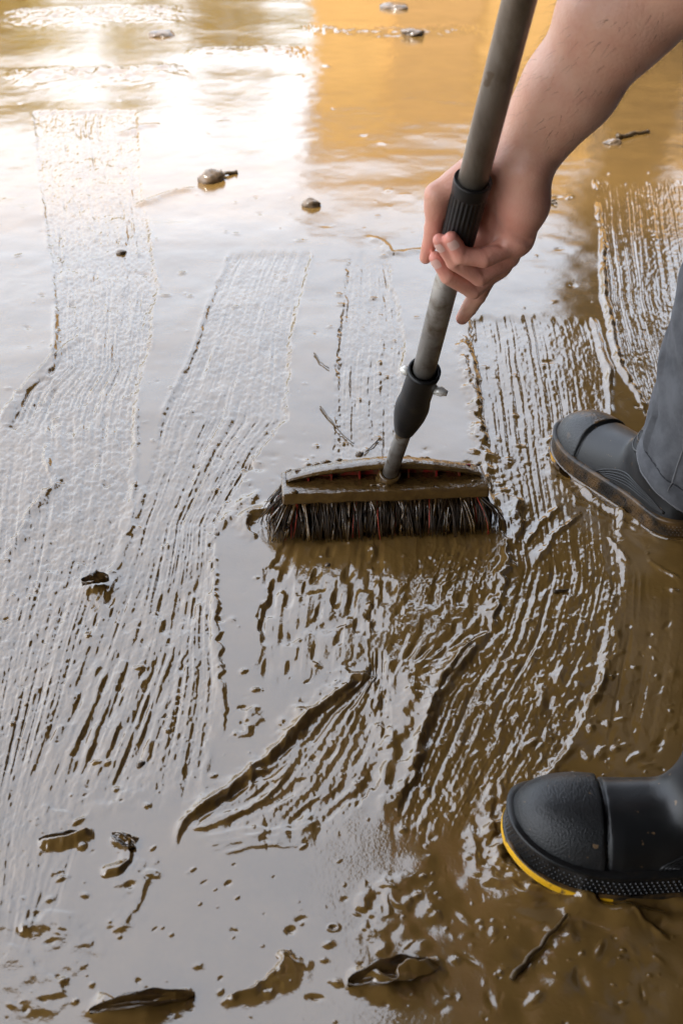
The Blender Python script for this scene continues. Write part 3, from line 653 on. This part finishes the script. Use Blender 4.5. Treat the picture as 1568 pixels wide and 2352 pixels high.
def build_person():
    HV, HF, fing = build_hand_arm()
    fl_hand = 1-sst(.03, .13, np.linalg.norm(HV-P(1110, 540, Zp(540)), axis=1))
    tips = np.array([f[-1][2] for f in fing]); dt = np.min(np.linalg.norm(HV[:, None]-tips[None], axis=2), axis=1)
    flush = np.clip(.55*fl_hand+.55*(1-sst(.004, .03, dt)), 0, 1)
    hand_top = POLE_A+(POLE_A-POLE_B)/np.linalg.norm(POLE_A-POLE_B)*.24
    elb_l = np.array((.47, .74, .86))
    fwd = np.array((-.72, .12, -.62)); fwd /= np.linalg.norm(fwd); upv = np.array((-.62, 0, .78)); upv -= fwd*(upv@fwd); upv /= np.linalg.norm(upv); sid = np.cross(fwd, upv)
    def hp(a, b, c): return HEAD+fwd*a+sid*b+upv*c
    def head(Q):
        f = ell(Q, HEAD+upv*.02, (.088, .082, .100))
        f = smin(f, cap(Q, hp(.045, 0, -.045), .042, hp(.055, 0, -.085), .026), .04)
        f = smin(f, cap(Q, hp(.092, 0, .012), .007, hp(.108, 0, -.022), .012), .012)
        for s in (-1, 1):
            f = smin(f, cap(Q, hp(-.005, s*.080, .015), .010, hp(-.008, s*.086, -.025), .008), .008)
            f = -smin(-f, cap(Q, hp(.100, s*.032, .012), .012, hp(.1, s*.036, .012), .012), .012)
        f = smin(f, cap(Q, hp(.084, -.02, -.055), .008, hp(.084, .02, -.055), .008), .008)
        return f
    lh = hand_top
    def body(Q):
        f = smin(cap(Q, CHEST, .10, PELV, .11), cap(Q, SHO_R, .06, SHO_L, .06), .08)
        f = smin(f, cap(Q, (SHO_R+SHO_L)/2+np.array((0, 0, .02)), .055, HEAD-upv*.06, .05), .05)
        f = smin(f, head(Q), .03)
        f = smin(f, cap(Q, SHO_R, .055, ELB+(SHO_R-ELB)*.3, .044), .03)
        f = smin(f, cap(Q, SHO_L, .055, elb_l, .042), .03); f = smin(f, cap(Q, elb_l, .042, lh+np.array((.05, -.04, .01)), .028), .02)
        f = smin(f, cap(Q, lh+np.array((.045, -.035, .01)), .026, lh+np.array((.015, -.02, 0)), .022), .01)
        for k in range(4):
            a0 = lh+np.array((.005, -.034, .028-.02*k)); f = smin(f, cap(Q, a0, .010, lh+np.array((-.028, -.012, .026-.02*k)), .009), .004); f = smin(f, cap(Q, lh+np.array((-.028, -.012, .026-.02*k)), .009, lh+np.array((-.018, .022, .024-.02*k)), .008), .004)
        f = smin(f, cap(Q, lh+np.array((.03, -.01, .02)), .011, lh+np.array((.015, .028, .035)), .009), .005)
        return f
    BV, BF = surfnets(body, np.array((.06, .60, .62)), np.array((.96, 1.36, 1.46)), .0075)
    V = np.concatenate([HV, BV]); Fc = np.concatenate([HF, BF+len(HV)])
    o = mesh_obj('body', V, Fc, M['skin']); keep(o, person)
    at = o.data.attributes.new('flush', 'FLOAT', 'POINT'); at.data.foreach_set('value', np.concatenate([flush, np.zeros(len(BV))]).astype(np.float32))
    # nails
    camr = np.array((1., 0, 0)); camu = np.array((0, SP, CP)); camf = np.array((0, CP, -SP))
    for k, (fg, nn) in enumerate(zip(fing[:3], ((-.50, .15, -.85), (-.70, .1, -.70), (-.66, .05, -.75)))):
        a, ra, b, rb = fg[-1]; ax = (b-a)/np.linalg.norm(b-a); n = camr*nn[0]+camu*nn[1]+camf*nn[2]; n -= ax*(n@ax); n /= np.linalg.norm(n); t = np.cross(ax, n)
        V = []; Fc = []
        for i in range(9):
            for j in range(7):
                uu = -1+2*i/8; ww = -1+2*j/6; s_ = 1-.25*max(0, uu)**2-.15*min(0, uu)**2
                ph = ww*.75*s_; V.append(a+ax*(np.linalg.norm(b-a)*.86+uu*.0052)+(n*math.cos(ph)+t*math.sin(ph))*(rb+.0007-.0008*max(0, uu)**2))
        for i in range(8):
            for j in range(6): Fc.append((i*7+j, i*7+j+1, (i+1)*7+j+1, (i+1)*7+j))
        keep(mesh_obj('fingernail', V, Fc, M['nail']), person)
    # fine hair on the forearm
    rr = random.Random(9); axis = (WR-ELB)/np.linalg.norm(WR-ELB); ctr = None; parts = []
    tpar = (HV-ELB)@axis/np.linalg.norm(WR-ELB); cand = np.where((tpar > .05) & (tpar < .86))[0]; rad = HV-(ELB+axis*(((HV-ELB)@axis)[:, None])); rad /= np.linalg.norm(rad, axis=1)[:, None]
    for i in rr.sample(list(cand), 1100):
        n = rad[i]
        if n@camf < -.2 and rr.random() < .7: continue
        L = rr.uniform(.006, .014); d = axis*rr.uniform(.5, 1.)+n*rr.uniform(.35, .9)+np.array([rr.gauss(0, .25) for _ in range(3)]); d /= np.linalg.norm(d); p0 = HV[i]-n*.0006
        parts.append(tube([p0, p0+d*L*.55, p0+d*L*.9+axis*L*.25+n*L*-.08], [.00011, .00008, .00003], 3))
    h = mesh_obj('arm_hair', *join(parts), M['hair']); keep(h, person); h['kind'] = 'stuff'
    # hair, eyes
    def hair(Q): return np.maximum(ell(Q, HEAD+upv*.028-fwd*.012, (.098, .092, .106)), sum((Q[i]-hp(.05, 0, .03)[i])*(fwd*.75-upv*.66)[i] for i in range(3)))
    hv, hf = surfnets(hair, HEAD-.14, HEAD+.15, .006); hv = hv+.004*np.stack([vn(hv[:, 0]/.012, hv[:, 2]/.02+k*9, 90+k) for k in range(3)], 1)
    keep(mesh_obj('hair', hv, hf, M['hair']), person)
    for s in (-1, 1):
        e = hp(.076, s*.033, .012); ev, ef = surfnets(lambda Q: ell(Q, e, (.012, .012, .012)), e-.016, e+.016, .003); eo = keep(mesh_obj('eye', ev, ef, M['eye']), person)
        e2 = e+fwd*.0085; ev, ef = surfnets(lambda Q: ell(Q, e2, (.005, .005, .005)), e2-.009, e2+.009, .0016); mesh_obj('iris', ev, ef, M['iris'], eo)
    # shirt
    def shirt(Q):
        f = smin(cap(Q, CHEST, .122, PELV, .135), cap(Q, SHO_R, .075, SHO_L, .075), .09)
        f = smin(f, cap(Q, SHO_R, .075, SHO_R+(ELB-SHO_R)*.45, .066), .03); f = smin(f, cap(Q, SHO_L, .075, SHO_L+(elb_l-SHO_L)*.6, .066), .03)
        return f
    sv, sf = surfnets(shirt, np.array((.28, .60, .60)), np.array((1.0, 1.40, 1.30)), .010); keep(mesh_obj('shirt', sv, sf, M['shirt']), person)
    # trousers: far leg falls over its boot, near leg tucked into its boot
    cuff = np.array((.496, 1.388, .088)); kneeR = np.array((.520, 1.325, .47)); kneeL = np.array((.43, .80, .47)); hipR = PELV+np.array((-.02, .10, -.03)); hipL = PELV+np.array((-.02, -.10, -.03))
    pn = np.array((-.30, .30, -1.0)); pn /= np.linalg.norm(pn)
    def leg(Q):
        f = cap(Q, cuff-np.array((0, 0, .06)), .089, kneeR, .092)
        pl = sum((Q[i]-cuff[i])*pn[i] for i in range(3))
        return np.maximum(np.maximum(f, pl), -(f+.016)+0*pl)
    lv, lf = surfnets(leg, np.array((.36, 1.20, -.02)), np.array((.70, 1.48, .46)), .0042)
    ang_ = np.arctan2(lv[:, 1]-1.36, lv[:, 0]-.52); zz = lv[:, 2]; rd = lv-np.stack([np.interp(zz, [.088, .47], [.496, .520]), np.interp(zz, [.088, .47], [1.388, 1.325]), zz], 1); rd /= np.linalg.norm(rd, axis=1)[:, None]+1e-9
    amp = .0085*vn(ang_*1.3+zz*6, zz/.16, 301)+.0050*vn(ang_*2.4+zz*14, zz/.07, 302)+.0018*vn(ang_*6+zz*20, zz/.03, 303)
    hemb = np.exp(-(((lv-cuff)@pn+.026)/.004)**2)*-.0045+np.exp(-(((lv-cuff)@pn+.012)/.010)**2)*.0025
    lv = lv+rd*(amp+hemb)[:, None]
    bt = BVHTree.FromPolygons([tuple(v) for v in lv], [tuple(map(int, q)) for q in lf])
    def ring(off):
        c0 = cuff-pn*off; out_ = []
        e1 = np.cross(pn, (0, 1., 0)); e1 /= np.linalg.norm(e1); e2 = np.cross(pn, e1)
        for i in range(97):
            a = 2*math.pi*i/96; d = e1*math.cos(a)+e2*math.sin(a); h_ = bt.ray_cast(Vector(c0+d*.16), Vector(-d), .16)[0]
            if h_ is not None: out_.append(np.array(h_))
        return tube(out_, .0013, 5)
    seam = []
    for i in range(60):
        z = .10+.36*i/59; c0 = np.array((np.interp(z, [.088, .47], [.496, .520]), np.interp(z, [.088, .47], [1.388, 1.325]), z)); d = np.array((-.62, -.78, 0)); h_ = bt.ray_cast(Vector(c0+d*.16), Vector(-d), .16)[0]
        if h_ is not None: seam.append(np.array(h_))
    def tr(Q):
        f = smin(cap(Q, kneeR-np.array((.004, -.004, .03)), .0905, hipR, .11), cap(Q, kneeL, .088, hipL, .11), .05); f = smin(f, cap(Q, PELV+np.array((-.04, 0, .05)), .13, PELV, .135), .05)
        return smin(f, cap(Q, np.array((.395, .782, .28)), .050, kneeL, .088), .03)
    tv, tf_ = surfnets(tr, np.array((.28, .62, .2)), np.array((1.0, 1.46, 1.0)), .010); tv = tv+.006*np.stack([vn(tv[:, 0]/.06, tv[:, 2]/.05+k*5, 310+k) for k in range(3)], 1)
    tro = keep(mesh_obj('trousers', np.concatenate([lv, tv]), np.concatenate([lf, tf_+len(lv)]), M['denim']), person)
    mesh_obj('hem_seam', *ring(.026), M['seam'], tro); mesh_obj('hem_edge', *ring(.003), M['seam2'], tro); mesh_obj('side_seam', *tube(seam, .0014, 5), M['seam2'], tro)
build_person()

# ------------------------------------------------------------------ rubber boots (clothing of the person)
def build_boot_pair():
  def build_boots(which):
      XC, AT = .222, .078; HX, HA = .045, .045
      def wid(x): return np.interp(x, [0, .04, .10, .16, .20, .222, .30], [.040, .042, .043, .050, .0545, .0550, .0550])
      def cen(x): return np.interp(x, [0, .08, .2, .3], [0, .002, .0, -.008])
      def top(x): return np.interp(x, [0, .06, .10, .14, .18, .222, .26, .30], [.13, .125, .104, .092, .086, .080, .076, .074])
      def spring(x): return .020*np.clip((x-.19)/.11, 0, 1)**2
      def fn(Q):
          x, y, z = Q
          z = z-spring(x)
          ex = np.where(x > XC, (x-XC)/AT, np.where(x < HX, (HX-x)/HA, 0)); W = wid(x); T = top(x)
          yy = np.abs((y-cen(x))/W); zz = np.maximum(z-.006, 0)/T
          base = (ex**2.3+yy**2.3)
          q = (base**(2.5/2.3)+zz**2.2)
          f = (q**(1/2.3)-1)*.050
          f = np.maximum(f, .006-z)
          if which == 'near': sh = np.maximum(cap(Q, (.096, 0, .10), .049, (.080, 0, .36), .062), z-.335)
          else: sh = np.maximum(cap(Q, (.070, 0, .10), .050, (.005, .0155, .26), .056), z-.24)
          f = smin(f, sh, .028)
          # proud toe cap ending in a seam that curves back at the sides
          seam = .214+.05*np.minimum(z, .12)
          f = f-.0022*sst(-.0012, .0012, x-seam)+.0022*np.exp(-((x-seam+.0022)/.0016)**2)
          # crease at the ankle
          return f
      V, Fq = surfnets(fn, np.array((-.06, -.085, .0)), np.array((.315, .085, .345)), .0021)
      me_b = BVHTree.FromPolygons([tuple(v) for v in V], [tuple(map(int, q)) for q in Fq])
      def outline(off, n=120):
          pts = []
          def side(sgn):
              q = []
              for i in range(n+1):
                  t = math.pi/2*i/n; q.append((XC+(AT+off)*math.sin(t)**.87, float(cen(XC+AT*math.sin(t)))+sgn*(.0550+off)*math.cos(t)**.87))
              return q
          a = side(-1); b = side(1)[::-1]
          back = []
          for i in range(1, 60):
              x = XC-(XC-HX)*i/60; back.append((x, float(cen(x))+float(wid(x))+off))
          heel = []
          for i in range(0, 41):
              t = math.pi*i/40; heel.append((HX-(HA+off)*math.sin(t)**.87, float(cen(HX))+(float(wid(HX))+off)*(abs(math.cos(t))**.87)*(1 if t < math.pi/2 else -1)))
          front = []
          for i in range(1, 60):
              x = HX+(XC-HX)*i/60; front.append((x, float(cen(x))-float(wid(x))-off))
          return a+b[1:]+back+heel+front[:]
      def band(prof):                             # prof: [(offset, z)...]
          rings = []
          for off, z in prof:
              rings.append([(x, y, z+float(spring(np.array(x)))) for x, y in outline(off)])
          n = len(rings[0]); VV = [p for r in rings for p in r]; FF = []
          for j in range(len(prof)-1):
              for i in range(n): FF.append((j*n+i, j*n+(i+1) % n, (j+1)*n+(i+1) % n, (j+1)*n+i))
          return VV, FF
      sole = band([(-.004, .0005), (.0045, .0005), (.0065, .003), (.0065, .011), (.005, .0125), (-.004, .0125)]); n = len(outline(0)); sole[1].append(tuple(range(n))[::-1])
      fox = band([(-.004, .0126), (.0022, .0126), (.0042, .0145), (.0036, .0325), (.0046, .0345), (.0046, .0375), (.0030, .0392), (-.006, .0392)])
      VV = []; FF = []                             # diamond studs on the band
      for r in range(4):
          ol = outline(.0040-.0001*r); L = 0; nxt = (r % 2)*.0026; z = .0168+r*.0043
          for i in range(len(ol)):
              p = np.array(ol[i]); q = np.array(ol[(i+1) % len(ol)]); sl = np.linalg.norm(q-p)
              while sl > 1e-6 and nxt <= L+sl:
                  c = p+(q-p)*((nxt-L)/sl); t = (q-p)/sl; nr = np.array((t[1], -t[0]))
                  if nr@(c-np.array((.13, 0))) < 0: nr = -nr
                  zc = z+float(spring(np.array(c[0]))); k = len(VV)
                  for a, b, o_ in ((-.0018, 0, -.0006), (0, -.0018, -.0006), (.0018, 0, -.0006), (0, .0018, -.0006), (0, 0, .0013)): VV.append((c[0]+t[0]*a+nr[0]*o_, c[1]+t[1]*a+nr[1]*o_, zc+b))
                  FF += [(k, k+1, k+4), (k+1, k+2, k+4), (k+2, k+3, k+4), (k+3, k, k+4)]; nxt += .0052
              L += sl
      ol = outline(.0068); st = [p for p in ol]; idx = [i for i, p in enumerate(ol) if p[0] > .205]
      first = ol.index(max(ol, key=lambda p: p[0]))
      YV = []; YF = []; seq = sorted(idx, key=lambda i: ol[i][1])
      for z, o_ in ((.0025, 0), (.0045, .0009), (.0095, .0009), (.0112, 0)):
          for i in seq:
              c = np.array(ol[i]); nr = c-np.array((.20, 0)); nr /= np.linalg.norm(nr); YV.append((c[0]+nr[0]*o_, c[1]+nr[1]*o_, z+float(spring(np.array(c[0])))))
      m = len(seq)
      for j in range(3):
          for i in range(m-1): YF.append((j*m+i, j*m+i+1, (j+1)*m+i+1, (j+1)*m+i))
      ribs = []
      def drape(pts2, r, sgn):
          out_ = []
          for x, z in pts2:
              hit = me_b.ray_cast(Vector((x, sgn*.2, z)), Vector((0, -sgn, 0)))[0]
              if hit is not None: out_.append(np.array(hit))
          return tube(out_, [r]*len(out_), 6) if len(out_) > 3 else None
      for sgn in (-1, 1):
          for k in range(3):                      # nested U ridges on the ankle
              wx = .052-.014*k; zb = .112+.014*k; pts = [(.100+wx+.10*(z-.17), z) for z in np.linspace(.31, .17, 22)]
              pts += [(.100+wx*math.cos(a), .17-(.17-zb)*math.sin(a)) for a in np.linspace(.1, math.pi-.1, 26)]+[(.100-wx+.10*(z-.17), z) for z in np.linspace(.17, .31, 22)]
              g = drape(pts, .0021, sgn)
              if g: ribs.append(('ankle_rib', g))
          for k in range(5):                      # swept ribs above the heel band
              pts = [(x, .040+.0065*k*0+.026*math.sin(math.pi*np.clip((.165-.004*k-x)/.15, 0, 1))**.8*(1-.17*k)) for x in np.linspace(.165-.004*k, .02, 40)]
              g = drape(pts, .0015, sgn)
              if g: ribs.append(('arch_rib', g))
      def boot(toe, direction, label, flip, tilt=0., roll=0.):
          d = np.array(direction, float); d /= np.linalg.norm(d); s = -1 if flip else 1
          lat = np.array((-d[1], d[0])); toe = np.array(toe)
          def tf(VV):
              VV = np.asarray(VV, float); xl = VV[:, 0]-.30; yl = VV[:, 1]*s; z = VV[:, 2]
              return np.stack([toe[0]+d[0]*xl+lat[0]*yl, toe[1]+d[1]*xl+lat[1]*yl, z-.007], 1)
          def ff(FF):
              if isinstance(FF, np.ndarray): return FF[:, ::-1].copy() if s < 0 else FF
              return [tuple(f)[::-1] if s < 0 else tuple(f) for f in FF]
          up = mesh_obj('rubber_boot', tf(V), ff(Fq), M['rubber']); up.data.materials.append(M['rubber_cap' if which == 'near' else 'cap_muddy'])
          fc = V[Fq].mean(1); capm = (fc[:, 0] > .215+.05*np.minimum(fc[:, 2], .12)); up.data.polygons.foreach_set('material_index', capm.astype(np.int32))
          up.data.update(); keep(up, person); up['label'] = label
          for nm, g, mt, sm in (('sole', sole, M['sole' if which == 'near' else 'mudcoat'], True), ('foxing_band', fox, M['rubber_dark' if which == 'near' else 'sole'], True), ('yellow_toe_stripe', (YV, YF), M['yellow' if which == 'near' else 'yellow_muddy'], True)):
              mesh_obj(nm, tf(g[0]), ff(g[1]), mt, up, sm)
          sd_ = mesh_obj('band_studs', tf(VV), ff(FF), M['rubber_dark' if which == 'near' else 'sole'], up, False); sd_['kind'] = 'stuff'
          for nm, g in ribs: mesh_obj(nm, tf(g[0]), ff(g[1]), M['rubber_dark'], up)
      if which == 'near': boot((.166, .783), (-1, .03), 'clean black boot nearest the camera with yellow toe stripe', False)
      else: boot((.372, 1.625), (-.40, .915), 'muddy black boot beside the broom half covered by the trouser cuff', True)
  build_boots('near'); build_boots('far')
build_boot_pair()

# ------------------------------------------------------------------ small debris lying in the mud
def build_debris():
    rr = random.Random(77)
    def pebble(px, py, r, label, m='stone', flat=.6, name='pebble', cat='pebble', sink=.3):
        g = G(px, py); bm = bmesh.new(); bmesh.ops.create_icosphere(bm, subdivisions=3, radius=r); k = rr.randint(0, 999)
        for v in bm.verts:
            c = v.co/r; nz = .22*float(vn(np.array(c.x*1.3+k), np.array(c.y*1.3+c.z*1.7), 5))+.12*float(vn(np.array(c.x*3+c.z*2+k), np.array(c.y*3), 6))
            v.co *= 1+nz; v.co.x *= 1.25; v.co.z *= flat
        o = bm_obj(name, bm, M[m], None, True); o.location = (g[0], g[1], zat(g[0], g[1])+r*flat*(.5-sink)); o.rotation_euler = (0, 0, rr.uniform(0, 3)); return tag(o, label, cat)
    def stick(pts, r, label, m='twig', name='twig', cat='twig', lift=.002, twigs=()):
        def cv(pts): return [np.array((*(g := G(*q))[:2], zat(g[0], g[1])+lift+r*.4)) for q in pts]
        c = cv(pts); base = c[0].copy(); base[2] = zat(base[0], base[1])
        def dens(c):
            o_ = []
            for i in range(len(c)-1):
                for k in range(4): o_.append(c[i]+(c[i+1]-c[i])*k/4+np.array([rr.gauss(0, r*.25) for _ in range(3)]))
            return o_+[c[-1]]
        a = dens(c); parts = [tube([q-base for q in a], [r*(1-.5*i/len(a))*rr.uniform(.85, 1.15) for i in range(len(a))], 7)]
        for t in twigs: b = dens(cv(t)); parts.append(tube([q-base for q in b], [r*.6*(1-.5*i/len(b)) for i in range(len(b))], 6))
        o = mesh_obj(name, *join(parts), M[m]); o.location = base; return tag(o, label, cat)
    def leaf(px, py, L, W, rot, label, lift=.004, curl=.35, m='leaf'):
        g = G(px, py); V = []; Fc = []; nx, ny = 18, 9
        for lay in (0, 1):
            for i in range(nx+1):
                u = i/nx; wdt = W*math.sin(math.pi*min(1, u*.96+.02))**.75*(1+.12*math.sin(u*23))
                for j in range(ny+1):
                    q = -1+2*j/ny; V.append((L*(u-.5), q*wdt*.5, curl*W*(q*q)*.8+.05*L*math.sin(u*5)+.002*math.sin(q*9+u*7)-(0 if lay == 0 else .0009)))
        st = (nx+1)*(ny+1)
        for i in range(nx):
            for j in range(ny):
                a = i*(ny+1)+j; Fc.append((a, a+ny+1, a+ny+2, a+1)); Fc.append((st+a, st+a+1, st+a+ny+2, st+a+ny+1))
        for i in range(nx):
            for j, s in ((0, 1), (ny, -1)):
                a = i*(ny+1)+j; b = a+ny+1; Fc.append((a, st+a, st+b, b)[::s])
        o = mesh_obj('dead_leaf', V, Fc, M[m]); o.location = (g[0], g[1], zat(g[0], g[1])+lift); o.rotation_euler = (rr.uniform(-.15, .15), 0, rot); return tag(o, label, 'leaf')
    pebble(488, 412, .030, 'largest wet stone in the far mud left of the pole', flat=.75, name='stone', cat='stone')
    stick([(545, 398), (515, 402), (492, 398)], .006, 'short dark twig poking out beside the largest stone', twigs=[[(515, 402), (508, 392)]])
    pebble(716, 472, .020, 'dark stone between the pole and the largest stone', flat=.8, name='stone', cat='stone')
    pebble(370, 80, .055, 'flat brown stone at the upper left of the far mud', flat=.35, name='stone', cat='stone')
    pebble(905, 18, .060, 'dark stone at the very top edge of the mud', flat=.4, name='stone', cat='stone')
    pebble(945, 78, .050, 'flat stone just left of the pole near the top', flat=.35, name='stone', cat='stone')
    pebble(278, 580, .010, 'small dark pebble in the far left swept track', flat=.8)
    pebble(1405, 330, .028, 'flat muddy stone beside the stick at the upper right', flat=.4, name='stone', cat='stone')
    stick([(1415, 322), (1450, 313), (1488, 306)], .008, 'dark stick lying at the upper right beyond the arm')
    stick([(1238, 462), (1258, 470), (1278, 474)], .005, 'dark twig showing just right of the hand', twigs=[[(1262, 470), (1276, 464)]])
    stick([(735, 938), (760, 970), (785, 1000), (812, 1020)], .0014, 'long thin stalk slanting behind the brush head', m='straw', name='stalk', cat='stalk')
    stick([(868, 1012), (852, 1028), (838, 1042)], .0012, 'short thin stalk just behind the broom neck', m='straw', name='stalk', cat='stalk')
    pebble(826, 1042, .006, 'tiny dark pebble at the end of the short stalk', flat=.5)
    stick([(722, 818), (735, 838), (755, 852)], .0016, 'curved stalk bit left of the lower pole', m='straw', name='stalk', cat='stalk')
    leaf(222, 1350, .036, .020, .4, 'small curled muddy leaf on the left swept mud', lift=.004, curl=.5)
    leaf(905, 2244, .085, .026, .25, 'large curled muddy leaf at the bottom right of centre', lift=.000, curl=.35)
    leaf(330, 2312, .090, .016, .22, 'long narrow muddy leaf at the bottom left', lift=-.001, curl=.35)
    leaf(150, 1922, .052, .011, .18, 'narrow muddy leaf at the lower left edge', lift=-.001, curl=.35)
    leaf(285, 1935, .030, .014, -.5, 'short muddy leaf beside the narrow lower left leaf', lift=-.001, curl=.35)
    stick([(1172, 2248), (1215, 2200), (1262, 2150), (1300, 2105)], .0030, 'muddy brown twig lying below the near boot', m='straw')
    stick([(1270, 1358), (1305, 1352)], .0022, 'short wood chip between broom and far boot', m='twig', name='wood_chip', cat='chip')
    for px, py, lab in ((322, 1750, 'tiny dark pebble on smooth mud at left'), (500, 1228, 'tiny round pebble left of the brush'), (752, 1298, 'tiny pebble just below the brush')):
        pebble(px, py, .0038, lab, flat=.8)
build_debris()
